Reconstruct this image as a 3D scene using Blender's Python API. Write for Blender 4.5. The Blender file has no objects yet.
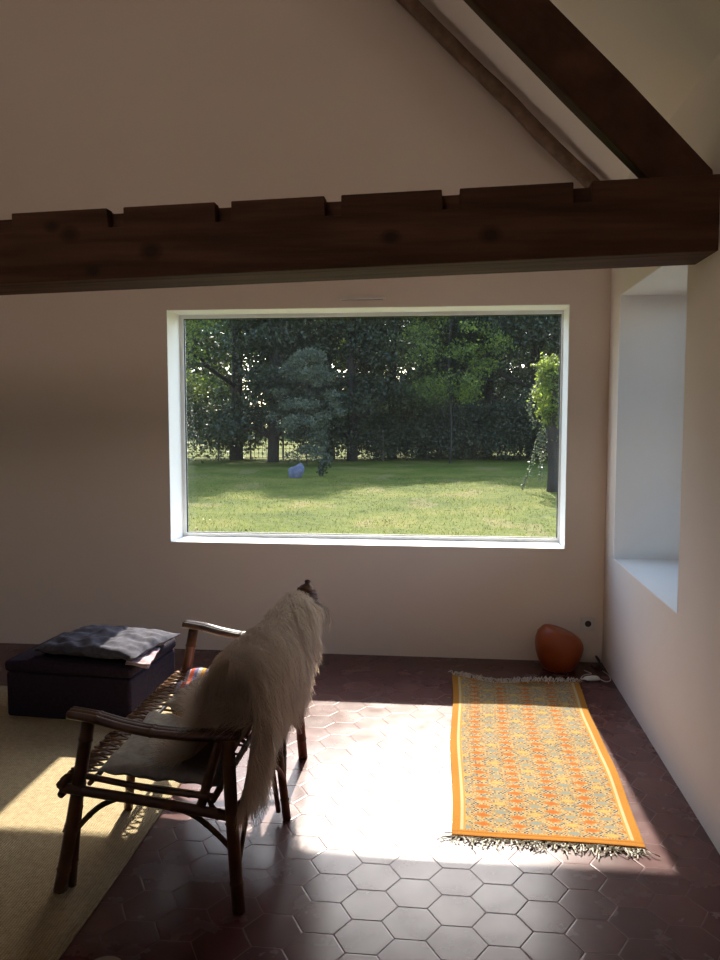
import bpy, math, random
import numpy as np
from mathutils import Vector, Matrix, noise

sc = bpy.context.scene
# ------------------------------------------------------------------ camera, world, sun, exposure
cam_d = bpy.data.cameras.new('camera'); cam = bpy.data.objects.new('camera', cam_d)
sc.collection.objects.link(cam); sc.camera = cam
cam_d.sensor_fit = 'VERTICAL'; cam_d.sensor_height = 36.0; cam_d.lens = 813.1 / 960 * 36.0
cam_d.clip_start = 0.05; cam_d.clip_end = 400
CR = Vector((0.993986, 0.109504, 0.000299)); CU = Vector((-0.008960, 0.078609, 0.996865)); CF = Vector((-0.109137, 0.990873, -0.079117))
cam.matrix_world = Matrix(((CR.x, CU.x, -CF.x, 0), (CR.y, CU.y, -CF.y, 0), (CR.z, CU.z, -CF.z, 1.5), (0, 0, 0, 1)))

SUN_EL = math.atan(0.82)
world = bpy.data.worlds.new('world'); sc.world = world; world.use_nodes = True
wn = world.node_tree.nodes; wl = world.node_tree.links
bg = wn['Background']; sky = wn.new('ShaderNodeTexSky'); sky.sky_type = 'NISHITA'
sky.sun_disc = False; sky.sun_elevation = SUN_EL; sky.sun_rotation = 0.0
sky.air_density = 1.0; sky.dust_density = 1.2; sky.ozone_density = 1.2
wl.new(sky.outputs[0], bg.inputs[0]); bg.inputs[1].default_value = 0.31
sun_d = bpy.data.lights.new('sun', 'SUN'); sun_d.energy = 5.6; sun_d.angle = math.radians(0.7); sun_d.color = (1.0, 0.91, 0.78)
sun = bpy.data.objects.new('sun', sun_d); sc.collection.objects.link(sun)
sun.rotation_euler = Vector((0.028, -1.0, -0.82)).to_track_quat('-Z', 'Y').to_euler(); sun.location = (0, 30, 30)
sc.view_settings.view_transform = 'Standard'; sc.view_settings.look = 'None'
sc.view_settings.gamma = 1.0; sc.view_settings.use_curve_mapping = False
sc.view_settings.exposure = 1.38

rng = np.random.default_rng(7); random.seed(7)
col = sc.collection

# ------------------------------------------------------------------ material helpers
def mat(name):
    m = bpy.data.materials.new(name); m.use_nodes = True
    nt = m.node_tree; return m, nt, nt.nodes['Principled BSDF']
def setp(b, color=None, rough=None, spec=None, **k):
    if color is not None: b.inputs['Base Color'].default_value = (*color, 1)
    if rough is not None: b.inputs['Roughness'].default_value = rough
    if spec is not None: b.inputs['Specular IOR Level'].default_value = spec
    for n, v in k.items(): b.inputs[n].default_value = v
def ramp(nt, fac, stops):
    r = nt.nodes.new('ShaderNodeValToRGB'); e = r.color_ramp.elements
    while len(e) < len(stops): e.new(0.5)
    for i, (p, c) in enumerate(stops): e[i].position = p; e[i].color = (*c, 1)
    nt.links.new(fac, r.inputs[0]); return r.outputs[0]
def tex_noise(nt, scale, detail=4, vec=None, stretch=None, rough=0.55):
    n = nt.nodes.new('ShaderNodeTexNoise'); n.inputs['Scale'].default_value = scale
    n.inputs['Detail'].default_value = detail; n.inputs['Roughness'].default_value = rough
    if vec is None:
        tc = nt.nodes.new('ShaderNodeTexCoord'); vec = tc.outputs['Object']
    if stretch:
        mp = nt.nodes.new('ShaderNodeMapping'); mp.inputs['Scale'].default_value = stretch
        nt.links.new(vec, mp.inputs[0]); vec = mp.outputs[0]
    nt.links.new(vec, n.inputs['Vector']); return n.outputs['Fac']
def bump(nt, b, h, strength=0.3, dist=0.01):
    n = nt.nodes.new('ShaderNodeBump'); n.inputs['Strength'].default_value = strength; n.inputs['Distance'].default_value = dist
    nt.links.new(h, n.inputs['Height']); nt.links.new(n.outputs[0], b.inputs['Normal'])
def noisy(name, c0, c1, scale=8, rough=0.7, bstr=0.2, bdist=0.004, stretch=None, detail=5, spec=0.5, bscale=None):
    m, nt, b = mat(name)
    f = tex_noise(nt, scale, detail, stretch=stretch)
    nt.links.new(ramp(nt, f, [(0.3, c0), (0.7, c1)]), b.inputs['Base Color'])
    setp(b, rough=rough, spec=spec)
    bump(nt, b, f if bscale is None else tex_noise(nt, bscale, 3, stretch=stretch), bstr, bdist)
    return m
def M(nt, op, a, b=None, c=None):
    n = nt.nodes.new('ShaderNodeMath'); n.operation = op
    for i, v in enumerate((a, b, c)):
        if v is None: continue
        if isinstance(v, (int, float)): n.inputs[i].default_value = v
        else: nt.links.new(v, n.inputs[i])
    return n.outputs[0]
def mixc(nt, f, a, b, mode='MIX'):
    n = nt.nodes.new('ShaderNodeMix'); n.data_type = 'RGBA'; n.blend_type = mode
    for s, v in ((n.inputs['Factor'], f), (n.inputs[6], a), (n.inputs[7], b)):
        if isinstance(v, (int, float)): s.default_value = v
        elif isinstance(v, tuple): s.default_value = (*v, 1)
        else: nt.links.new(v, s)
    return n.outputs[2]

plaster = noisy('plaster', (0.735, 0.645, 0.572), (0.765, 0.675, 0.60), scale=1.3, rough=0.85, bstr=0.25, bdist=0.006, bscale=9)
plaster_reveal = noisy('white_painted_plaster', (0.84, 0.83, 0.81), (0.88, 0.87, 0.85), scale=2, rough=0.6, bstr=0.1, bdist=0.003, bscale=12)
white_paint = noisy('white_frame', (0.72, 0.73, 0.72), (0.78, 0.79, 0.78), scale=3, rough=0.4, bstr=0.02)
dark_gasket = noisy('dark_gasket', (0.02, 0.02, 0.022), (0.03, 0.03, 0.03), scale=20, rough=0.6)
beam_wood = noisy('old_dark_beam_wood', (0.040, 0.0175, 0.009), (0.105, 0.048, 0.026), scale=3.2, rough=0.72, bstr=0.6, bdist=0.012, stretch=(0.5, 4, 7), detail=8, spec=0.2)
rafter_wood = noisy('old_rafter_wood', (0.032, 0.014, 0.008), (0.085, 0.038, 0.021), scale=3, rough=0.75, bstr=0.6, bdist=0.012, stretch=(2, 4, 2), detail=8, spec=0.2)
pole_wood = noisy('pale_pole_wood', (0.10, 0.062, 0.042), (0.22, 0.145, 0.10), scale=5, rough=0.75, bstr=0.5, bdist=0.01, stretch=(3, 5, 3), detail=8, spec=0.2)
cane_mat = noisy('dark_varnished_cane', (0.055, 0.022, 0.010), (0.16, 0.062, 0.022), scale=14, rough=0.33, bstr=0.15, bdist=0.002, spec=0.55)
lace_mat = noisy('split_cane_lacing', (0.10, 0.05, 0.025), (0.24, 0.13, 0.06), scale=30, rough=0.45, bstr=0.1)
dark_fabric = noisy('black_plum_fabric', (0.016, 0.011, 0.020), (0.030, 0.020, 0.034), scale=60, rough=0.95, bstr=0.3, bdist=0.002, spec=0.15)
navy_fabric = noisy('slate_cotton', (0.055, 0.053, 0.070), (0.10, 0.098, 0.12), scale=40, rough=0.95, bstr=0.3, bdist=0.002, spec=0.15)
grey_fabric = noisy('grey_linen', (0.27, 0.245, 0.205), (0.38, 0.35, 0.30), scale=50, rough=0.95, bstr=0.3, bdist=0.002, spec=0.15)
pink_cloth = noisy('faded_pink_cloth', (0.30, 0.14, 0.16), (0.50, 0.42, 0.45), scale=22, rough=0.95, bstr=0.3, bdist=0.003, spec=0.1)
orange_mat = noisy('orange_ceramic', (0.24, 0.048, 0.010), (0.31, 0.064, 0.014), scale=4, rough=0.38, bstr=0.05, spec=0.4)
white_plastic = noisy('white_plastic', (0.62, 0.60, 0.57), (0.68, 0.66, 0.63), scale=6, rough=0.35, bstr=0.02)
dark_plastic = noisy('dark_plastic', (0.02, 0.02, 0.02), (0.035, 0.035, 0.035), scale=6, rough=0.4, bstr=0.02)
straw_mat = noisy('frayed_straw', (0.34, 0.30, 0.24), (0.55, 0.49, 0.40), scale=30, rough=0.8, bstr=0.2)
brown_straw = noisy('brown_woven_straw', (0.05, 0.018, 0.008), (0.15, 0.06, 0.025), scale=40, rough=0.7, bstr=0.5)
fringe_mat = noisy('cream_cotton_fringe', (0.52, 0.49, 0.43), (0.74, 0.70, 0.62), scale=40, rough=0.95, bstr=0.1, spec=0.1)
stone_mat = noisy('blue_grey_stone', (0.045, 0.055, 0.095), (0.10, 0.115, 0.17), scale=5, rough=0.8, bstr=0.5, bdist=0.03)
bark_mat = noisy('tree_bark', (0.012, 0.010, 0.009), (0.035, 0.028, 0.022), scale=4, rough=0.9, bstr=0.6, bdist=0.03, stretch=(3, 3, 0.6))
wire_mat = noisy('dark_fence_wire', (0.03, 0.035, 0.03), (0.05, 0.055, 0.05), scale=10, rough=0.6)
post_mat = noisy('weathered_fence_post', (0.08, 0.065, 0.05), (0.14, 0.12, 0.09), scale=10, rough=0.9)
bowl_mat = noisy('glazed_bowl', (0.42, 0.36, 0.32), (0.55, 0.48, 0.42), scale=8, rough=0.2, bstr=0.02)

def make_fur():
    m, nt, b = mat('cream_sheepskin_hair')
    f = tex_noise(nt, 9, 3)
    nt.links.new(ramp(nt, f, [(0.3, (0.44, 0.35, 0.27)), (0.7, (0.72, 0.61, 0.49))]), b.inputs['Base Color'])
    setp(b, rough=0.75, spec=0.15)
    tr = nt.nodes.new('ShaderNodeBsdfTranslucent'); tr.inputs[0].default_value = (0.74, 0.60, 0.46, 1)
    mx = nt.nodes.new('ShaderNodeMixShader'); mx.inputs[0].default_value = 0.42
    nt.links.new(b.outputs[0], mx.inputs[1]); nt.links.new(tr.outputs[0], mx.inputs[2])
    nt.links.new(mx.outputs[0], nt.nodes['Material Output'].inputs[0]); return m
fur_mat = make_fur()

def make_leaf(name, c0, c1, tc, t=0.4):
    m, nt, b = mat(name)
    f = tex_noise(nt, 1.1, 3)
    nt.links.new(ramp(nt, f, [(0.3, c0), (0.7, c1)]), b.inputs['Base Color']); setp(b, rough=0.45, spec=0.35)
    f2 = tex_noise(nt, 2.6, 4, rough=0.8); sparkle = ramp(nt, f2, [(0.42, (0.2, 0.2, 0.2)), (0.64, (1.9, 1.9, 1.7))])  # patches of brighter translucence put sunlit sparkle into the leaf colour
    tr = nt.nodes.new('ShaderNodeBsdfTranslucent'); nt.links.new(mixc(nt, 1.0, tc, sparkle, 'MULTIPLY'), tr.inputs[0])
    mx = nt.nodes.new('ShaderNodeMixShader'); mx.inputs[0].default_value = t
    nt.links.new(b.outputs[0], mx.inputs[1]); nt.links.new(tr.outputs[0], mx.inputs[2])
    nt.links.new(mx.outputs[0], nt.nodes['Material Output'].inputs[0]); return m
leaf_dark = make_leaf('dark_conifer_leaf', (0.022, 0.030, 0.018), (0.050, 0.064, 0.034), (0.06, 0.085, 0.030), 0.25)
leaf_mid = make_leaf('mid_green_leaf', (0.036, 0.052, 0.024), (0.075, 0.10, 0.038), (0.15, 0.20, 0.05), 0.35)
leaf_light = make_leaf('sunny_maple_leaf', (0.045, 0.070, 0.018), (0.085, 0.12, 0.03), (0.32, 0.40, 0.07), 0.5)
leaf_grey = make_leaf('silver_green_leaf', (0.06, 0.075, 0.05), (0.12, 0.14, 0.095), (0.15, 0.18, 0.10), 0.35)

def make_glass():
    m = bpy.data.materials.new('dusty_window_glass'); m.use_nodes = True; nt = m.node_tree
    for n in list(nt.nodes): nt.nodes.remove(n)
    out = nt.nodes.new('ShaderNodeOutputMaterial')
    tp = nt.nodes.new('ShaderNodeBsdfTransparent'); tp.inputs[0].default_value = (0.93, 0.95, 0.945, 1)
    gl = nt.nodes.new('ShaderNodeBsdfGlossy'); gl.inputs['Roughness'].default_value = 0.02
    fr = nt.nodes.new('ShaderNodeFresnel'); fr.inputs[0].default_value = 1.45
    mx = nt.nodes.new('ShaderNodeMixShader'); nt.links.new(fr.outputs[0], mx.inputs[0])
    nt.links.new(tp.outputs[0], mx.inputs[1]); nt.links.new(gl.outputs[0], mx.inputs[2])
    # a thin film of dust on the pane scatters the sunlight that falls on it
    du = nt.nodes.new('ShaderNodeBsdfTranslucent'); du.inputs[0].default_value = (0.70, 0.78, 0.80, 1)
    f = tex_noise(nt, 2.5, 5)
    fac = M(nt, 'MULTIPLY', M(nt, 'ADD', f, 0.25), 0.0035)
    m2 = nt.nodes.new('ShaderNodeMixShader'); nt.links.new(fac, m2.inputs[0])
    nt.links.new(mx.outputs[0], m2.inputs[1]); nt.links.new(du.outputs[0], m2.inputs[2])
    nt.links.new(m2.outputs[0], out.inputs[0]); return m
glass = make_glass()

def make_tiles():
    m, nt, b = mat('hexagonal_terracotta_tiles')
    tc = nt.nodes.new('ShaderNodeTexCoord'); sp = nt.nodes.new('ShaderNodeSeparateXYZ'); nt.links.new(tc.outputs['Object'], sp.inputs[0])
    s = 0.0891; rx, ry = 3 * s, math.sqrt(3) * s
    px = M(nt, 'ADD', sp.outputs[0], 0.3672 + 30 * rx); py = M(nt, 'ADD', sp.outputs[1], -2.4545 + 60 * ry)
    def cell(ox, oy):
        x = M(nt, 'SUBTRACT', M(nt, 'MODULO', M(nt, 'ADD', px, ox), rx), rx / 2)
        y = M(nt, 'SUBTRACT', M(nt, 'MODULO', M(nt, 'ADD', py, oy), ry), ry / 2)
        return x, y, M(nt, 'ADD', M(nt, 'MULTIPLY', x, x), M(nt, 'MULTIPLY', y, y))
    ax, ay, ad = cell(rx / 2, ry / 2); bx_, by_, bd = cell(0, 0)
    sel = M(nt, 'LESS_THAN', ad, bd)
    def pick(a, b_): return M(nt, 'ADD', b_, M(nt, 'MULTIPLY', sel, M(nt, 'SUBTRACT', a, b_)))
    gx = pick(ax, bx_); gy = pick(ay, by_)
    agx = M(nt, 'ABSOLUTE', gx); agy = M(nt, 'ABSOLUTE', gy)
    d = M(nt, 'MAXIMUM', agy, M(nt, 'ADD', M(nt, 'MULTIPLY', agx, 0.8660254), M(nt, 'MULTIPLY', agy, 0.5)))
    edge = M(nt, 'SUBTRACT', 0.8660254 * s, d)                    # distance to the tile's edge
    groutm = M(nt, 'LESS_THAN', edge, 0.0013)
    cid = nt.nodes.new('ShaderNodeCombineXYZ')
    nt.links.new(M(nt, 'SUBTRACT', px, gx), cid.inputs[0]); nt.links.new(M(nt, 'SUBTRACT', py, gy), cid.inputs[1])
    vr = nt.nodes.new('ShaderNodeVectorMath'); vr.operation = 'SNAP'; vr.inputs[1].default_value = (s / 4, s / 4, 1)
    ad2 = nt.nodes.new('ShaderNodeVectorMath'); ad2.operation = 'ADD'; ad2.inputs[1].default_value = (s / 8, s / 8, 0)
    nt.links.new(cid.outputs[0], ad2.inputs[0]); nt.links.new(ad2.outputs[0], vr.inputs[0])
    wnz = nt.nodes.new('ShaderNodeTexWhiteNoise'); nt.links.new(vr.outputs[0], wnz.inputs['Vector'])
    nz = tex_noise(nt, 22, 6)
    f = M(nt, 'ADD', M(nt, 'MULTIPLY', wnz.outputs[0], 0.55), M(nt, 'MULTIPLY', nz, 0.45))
    colr = ramp(nt, f, [(0.15, (0.064, 0.020, 0.020)), (0.5, (0.082, 0.026, 0.025)), (0.85, (0.106, 0.038, 0.035))])
    base = mixc(nt, groutm, colr, (0.135, 0.062, 0.058))
    nt.links.new(base, b.inputs['Base Color'])
    rn = tex_noise(nt, 7, 5)
    nt.links.new(M(nt, 'ADD', M(nt, 'ADD', M(nt, 'MULTIPLY', rn, 0.16), 0.18), M(nt, 'MULTIPLY', groutm, 0.5)), b.inputs['Roughness'])
    setp(b, spec=0.34)
    hgt = M(nt, 'ADD', M(nt, 'MINIMUM', M(nt, 'MULTIPLY', edge, 250.0), 1.0), M(nt, 'MULTIPLY', tex_noise(nt, 14, 3), 0.35))
    hgt = M(nt, 'ADD', hgt, M(nt, 'MULTIPLY', wnz.outputs[0], 0.0))
    bump(nt, b, hgt, 0.35, 0.0012)
    return m
tiles = make_tiles()

def make_jute():
    m, nt, b = mat('natural_jute_weave')
    tc = nt.nodes.new('ShaderNodeTexCoord')
    w = nt.nodes.new('ShaderNodeTexWave'); w.wave_type = 'BANDS'; w.bands_direction = 'X'; w.inputs['Scale'].default_value = 34; w.inputs['Distortion'].default_value = 3.0
    w.inputs['Detail'].default_value = 2
    w2 = nt.nodes.new('ShaderNodeTexWave'); w2.wave_type = 'BANDS'; w2.bands_direction = 'Y'; w2.inputs['Scale'].default_value = 42; w2.inputs['Distortion'].default_value = 2
    nt.links.new(tc.outputs['Object'], w.inputs[0]); nt.links.new(tc.outputs['Object'], w2.inputs[0])
    h = M(nt, 'MULTIPLY', w.outputs['Fac'], M(nt, 'ADD', w2.outputs['Fac'], 0.6))
    n = tex_noise(nt, 60, 4)
    f = M(nt, 'ADD', M(nt, 'MULTIPLY', h, 0.28), M(nt, 'MULTIPLY', n, 0.68))
    nt.links.new(ramp(nt, f, [(0.1, (0.21, 0.155, 0.085)), (0.75, (0.50, 0.405, 0.245))]), b.inputs['Base Color'])
    setp(b, rough=0.95, spec=0.1); bump(nt, b, f, 0.8, 0.006); return m
jute = make_jute()

def make_lawn():
    m, nt, b = mat('summer_lawn')
    f1 = tex_noise(nt, 0.55, 5); f2 = tex_noise(nt, 9, 5); f3 = tex_noise(nt, 0.9, 4, stretch=(1, 0.5, 1))
    f = M(nt, 'ADD', M(nt, 'MULTIPLY', f1, 0.6), M(nt, 'MULTIPLY', f2, 0.4))
    c = ramp(nt, f, [(0.36, (0.044, 0.064, 0.008)), (0.5, (0.082, 0.098, 0.011)), (0.64, (0.145, 0.130, 0.028))])
    c = mixc(nt, M(nt, 'MULTIPLY', M(nt, 'GREATER_THAN', f3, 0.60), 0.35), c, (0.20, 0.145, 0.07))
    nt.links.new(c, b.inputs['Base Color']); setp(b, rough=0.9, spec=0.1); bump(nt, b, f2, 0.8, 0.05); return m
lawn_mat = make_lawn()
grass_mat = make_leaf('grass_blade', (0.08, 0.10, 0.015), (0.13, 0.145, 0.025), (0.18, 0.21, 0.03), 0.35)

def make_attr(name, attr='Col', rough=0.95, bs=250):
    m, nt, b = mat(name)
    a = nt.nodes.new('ShaderNodeAttribute'); a.attribute_name = attr
    n = tex_noise(nt, bs, 2)
    c = mixc(nt, 1.0, a.outputs['Color'], ramp(nt, n, [(0.2, (0.72, 0.72, 0.72)), (0.8, (1, 1, 1))]), 'MULTIPLY')
    nt.links.new(c, b.inputs['Base Color']); setp(b, rough=rough, spec=0.1); bump(nt, b, n, 0.5, 0.002); return m
kilim_mat = make_attr('woven_kilim'); stripe_mat = make_attr('striped_woven_cloth')

# ------------------------------------------------------------------ geometry helpers
class MB:
    def __init__(s): s.v = []; s.f = []; s.sm = []
    def add(s, vs, fs, smooth=False):
        o = len(s.v); s.v += [tuple(p) for p in vs]; s.f += [tuple(o + i for i in q) for q in fs]; s.sm += [smooth] * len(fs); return s
    def box(s, x0, x1, y0, y1, z0, z1):
        vs = [(x, y, z) for x in (x0, x1) for y in (y0, y1) for z in (z0, z1)]
        return s.add(vs, [(0, 1, 3, 2), (4, 6, 7, 5), (0, 4, 5, 1), (2, 3, 7, 6), (0, 2, 6, 4), (1, 5, 7, 3)])
    def prism_y(s, poly, y0, y1):                     # polygon in x,z extruded along y
        n = len(poly); vs = [(x, y0, z) for x, z in poly] + [(x, y1, z) for x, z in poly]
        fs = [tuple(range(n)), tuple(range(2 * n - 1, n - 1, -1))] + [(i + n, (i + 1) % n + n, (i + 1) % n, i) for i in range(n)]
        return s.add(vs, fs)
    def tube(s, pts, r, n=8, cap=True, flat=1.0, up=None):
        pts = [Vector(p) for p in pts]; m = len(pts)
        rs = [r] * m if isinstance(r, (int, float)) else list(r)
        t = [(pts[min(i + 1, m - 1)] - pts[max(i - 1, 0)]).normalized() for i in range(m)]
        ref = Vector(up) if up else (Vector((0, 0, 1)) if abs(t[0].z) < 0.9 else Vector((1, 0, 0)))
        u = (ref - t[0] * ref.dot(t[0])).normalized(); vs = []
        for i in range(m):
            u = (u - t[i] * u.dot(t[i])).normalized(); w = t[i].cross(u)
            for k in range(n):
                a = 2 * math.pi * k / n; vs.append(pts[i] + (u * math.cos(a) * flat + w * math.sin(a)) * rs[i])
        fs = [(i * n + k, i * n + (k + 1) % n, (i + 1) * n + (k + 1) % n, (i + 1) * n + k) for i in range(m - 1) for k in range(n)]
        if cap: fs += [tuple(range(n - 1, -1, -1)), tuple((m - 1) * n + k for k in range(n))]
        return s.add(vs, fs, True)
    def cane(s, pts, r=0.012, step=0.16, n=9):        # bamboo / rattan pole with swollen nodes
        P = catmull(pts, 8); L = [0]
        for a, b in zip(P, P[1:]): L.append(L[-1] + (b - a).length)
        out = []; rs = []; tot = L[-1]; nn = max(1, round(tot / step)); marks = [(k + 0.5) * tot / nn for k in range(nn)]
        ss = sorted(set([0, tot] + [l for l in L] + [mk + e for mk in marks for e in (-0.006, -0.002, 0.002, 0.006) if 0 < mk + e < tot]))
        for q in ss:
            i = 0
            while i < len(L) - 2 and L[i + 1] < q: i += 1
            d = (q - L[i]) / max(1e-9, L[i + 1] - L[i]); out.append(P[i].lerp(P[i + 1], d))
            rs.append(r * (1.13 if any(abs(q - mk) < 0.0045 for mk in marks) else 1.0))
        return s.tube(out, rs, n)
    def lathe(s, prof, c=(0, 0, 0), n=32, tilt=None):
        vs = [(c[0] + r * math.cos(2 * math.pi * k / n), c[1] + r * math.sin(2 * math.pi * k / n), c[2] + z + (tilt(r * math.cos(2 * math.pi * k / n), z) if tilt else 0)) for r, z in prof for k in range(n)]
        m = len(prof); fs = [(i * n + k, i * n + (k + 1) % n, (i + 1) * n + (k + 1) % n, (i + 1) * n + k) for i in range(m - 1) for k in range(n)]
        return s.add(vs, fs, True)
    def build(s, name, m, parent=None, kind=None, loc=None):
        me = bpy.data.meshes.new(name); me.from_pydata(s.v, [], s.f); me.polygons.foreach_set('use_smooth', s.sm)
        me.materials.append(m); me.validate(); me.update()
        o = bpy.data.objects.new(name, me); col.objects.link(o)
        if loc is not None:
            L = Vector(loc); me.transform(Matrix.Translation(-L)); o.location = L
        if parent is not None:
            o.parent = parent
            if loc is None: me.transform(Matrix.Translation(-parent.location))
            else: o.location = Vector(loc) - parent.location
        if kind: o['kind'] = kind
        return o
def catmull(pts, k=8):
    P = [Vector(p) for p in pts]
    if len(P) == 2: return [P[0].lerp(P[1], i / 3) for i in range(4)]
    Q = [P[0] * 2 - P[1]] + P + [P[-1] * 2 - P[-2]]; out = []
    for i in range(1, len(Q) - 2):
        a, b, c, d = Q[i - 1:i + 3]
        for j in range(k):
            t = j / k; out.append(0.5 * ((2 * b) + (c - a) * t + (2 * a - 5 * b + 4 * c - d) * t * t + (3 * b - a - 3 * c + d) * t ** 3))
    out.append(P[-1]); return out
def bevel(o, w=0.004, seg=2):
    md = o.modifiers.new('bevel', 'BEVEL'); md.width = w; md.segments = seg; md.limit_method = 'ANGLE'; return o
def thing(name, label, cat, loc, group=None, rz=0):
    o = bpy.data.objects.new(name, None); o.empty_display_size = 0.1; col.objects.link(o); o.location = loc; o.rotation_euler.z = rz
    tag(o, label, cat, group); return o
def tag(o, label, cat, group=None, kind=None):
    o['label'] = label; o['category'] = cat
    if group: o['group'] = group
    if kind: o['kind'] = kind
    return o
def quads_mesh(name, V, m, parent=None, loc=(0, 0, 0)):           # V: (n,4,3) array -> one mesh of n quads
    n = len(V); me = bpy.data.meshes.new(name)
    me.vertices.add(4 * n); me.vertices.foreach_set('co', V.reshape(-1).astype(np.float32))
    me.loops.add(4 * n); me.loops.foreach_set('vertex_index', np.arange(4 * n, dtype=np.int32))
    me.polygons.add(n); me.polygons.foreach_set('loop_start', np.arange(0, 4 * n, 4, dtype=np.int32))
    me.update(calc_edges=True); me.materials.append(m)
    o = bpy.data.objects.new(name, me); col.objects.link(o); o.location = loc
    if parent: o.parent = parent
    return o

# ------------------------------------------------------------------ the room shell
D = 4.981; XR = 0.933; XL = -4.73; YB = -1.6; EAVE = 2.775; XRG = -1.9; SL = 1.0
RIDGE = EAVE + SL * (XR - XRG); WX0, WX1, WZ0, WZ1 = -1.766, 0.701, 0.693, 2.157
TW = 0.30; TR = 0.55
def st(mb, name, m, **k): return mb.build(name, m, kind='structure', **k)
st(MB().box(XL - 0.3, XR + TR, YB - 0.2, D + TW, -0.12, 0.0), 'floor', tiles)
w = MB()
w.box(XL - 0.3, WX0, D, D + TW, 0, EAVE); w.box(WX1, XR + TR, D, D + TW, 0, EAVE)
w.box(WX0, WX1, D, D + TW, 0, WZ0); w.box(WX0, WX1, D, D + TW, WZ1, EAVE)
w.prism_y([(XL - 0.3, EAVE), (XR + TR, EAVE), (XR, EAVE + 0.02), (XRG, RIDGE), (XL, EAVE + 0.02)], D, D + TW)
st(w, 'wall_back', plaster)
NY0, NY1, NZ0, NZ1 = 3.398, 4.700, 0.688, 2.166
w = MB()
w.box(XR, XR + TR, YB, NY0, 0, EAVE); w.box(XR, XR + TR, NY1, D, 0, EAVE)
w.box(XR, XR + TR, NY0, NY1, 0, NZ0); w.box(XR, XR + TR, NY0, NY1, NZ1, EAVE)
st(w, 'wall_right', plaster)
st(MB().box(XL - 0.3, XL, YB, D, 0, EAVE), 'wall_left', plaster)
GX0, GX1, GZ0, GZM, GZT = -3.3, -0.5, 3.25, 4.0, 5.35          # unseen glazed gable behind the camera, added to light far gable and ceiling
w = MB()
w.box(XL - 0.3, XR + TR, YB - 0.2, YB, 0, EAVE); w.box(GX0, GX1, YB - 0.2, YB, EAVE, GZ0)
w.prism_y([(XL - 0.3, EAVE), (GX0, EAVE), (GX0, GZM), (XRG, GZT), (XRG, RIDGE), (XL, EAVE)], YB - 0.2, YB)
w.prism_y([(GX1, EAVE), (XR + TR, EAVE), (XR, EAVE), (XRG, RIDGE), (XRG, GZT), (GX1, GZM)], YB - 0.2, YB)
st(w, 'wall_front', plaster)
w = MB()
O = [(GX0, GZ0), (GX1, GZ0), (GX1, GZM), (XRG, GZT), (GX0, GZM)]; I_ = [(GX0 + .05, GZ0 + .05), (GX1 - .05, GZ0 + .05), (GX1 - .05, GZM - .02), (XRG, GZT - .07), (GX0 + .05, GZM - .02)]
for k in range(5):
    q = (k + 1) % 5; w.prism_y([O[k], O[q], I_[q], I_[k]], YB - 0.13, YB - 0.07)
w.box(XRG - 0.025, XRG + 0.025, YB - 0.13, YB - 0.07, GZ0 + 0.05, GZT - 0.07)
fill_win = st(w, 'window_added_fill', white_paint)  # added window, lets fill daylight in from behind
w = MB()
w.prism_y([(XR + TR, EAVE - SL * TR + 0.55), (XR, EAVE), (XRG, RIDGE), (XRG, RIDGE + 0.2), (XR + TR, EAVE - SL * TR + 0.75)], YB - 0.2, D + TW + 0.1)
w.prism_y([(XL - 0.3, EAVE + 0.02), (XL - 0.3, EAVE + 0.22), (XRG, RIDGE + 0.2), (XRG, RIDGE), (XL, EAVE)], YB - 0.2, D + TW + 0.1)
st(w, 'ceiling', plaster)
# unseen yard and sunlit barn, added to bounce daylight in through the glazed gable
yard = MB().box(-25, 22, -40, YB - 0.25, -0.25, -0.13); st(yard, 'ground_added_bounce_yard', noisy('bounce_pale_gravel', (0.36, 0.30, 0.23), (0.48, 0.41, 0.32), scale=3, rough=0.95, bscale=30))
w = MB().box(-14, 9, -24, -13, -0.15, 8.0)
w.prism_y([(-14.4, 8.0), (9.4, 8.0), (9.4, 8.2), (-2.5, 12.0), (-14.4, 8.2)], -24.3, -12.7)
st(w, 'wall_added_bounce_barn', noisy('bounce_cream_render', (0.66, 0.54, 0.47), (0.72, 0.60, 0.53), scale=1, rough=0.9, bscale=10))  # added barn, reflects warm sunlight up into the room
# white painted lining of the picture window opening
t = 0.004
w = MB()
w.box(WX0, WX0 + t, D - 0.001, D + 0.25, WZ0, WZ1); w.box(WX1 - t, WX1, D - 0.001, D + 0.25, WZ0, WZ1)
w.box(WX0, WX1, D - 0.001, D + 0.25, WZ0, WZ0 + t); w.box(WX0, WX1, D - 0.001, D + 0.25, WZ1 - t, WZ1)
st(w, 'trim_1', plaster_reveal)
w = MB()
w.box(XR - 0.001, XR + 0.47, NY1 - t, NY1, NZ0, NZ1); w.box(XR - 0.001, XR + 0.47, NY0, NY0 + t, NZ0, NZ1)
w.box(XR - 0.001, XR + 0.47, NY0, NY1, NZ0, NZ0 + t); w.box(XR - 0.001, XR + 0.47, NY0, NY1, NZ1 - t, NZ1)
st(w, 'trim_2', plaster_reveal)
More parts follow.
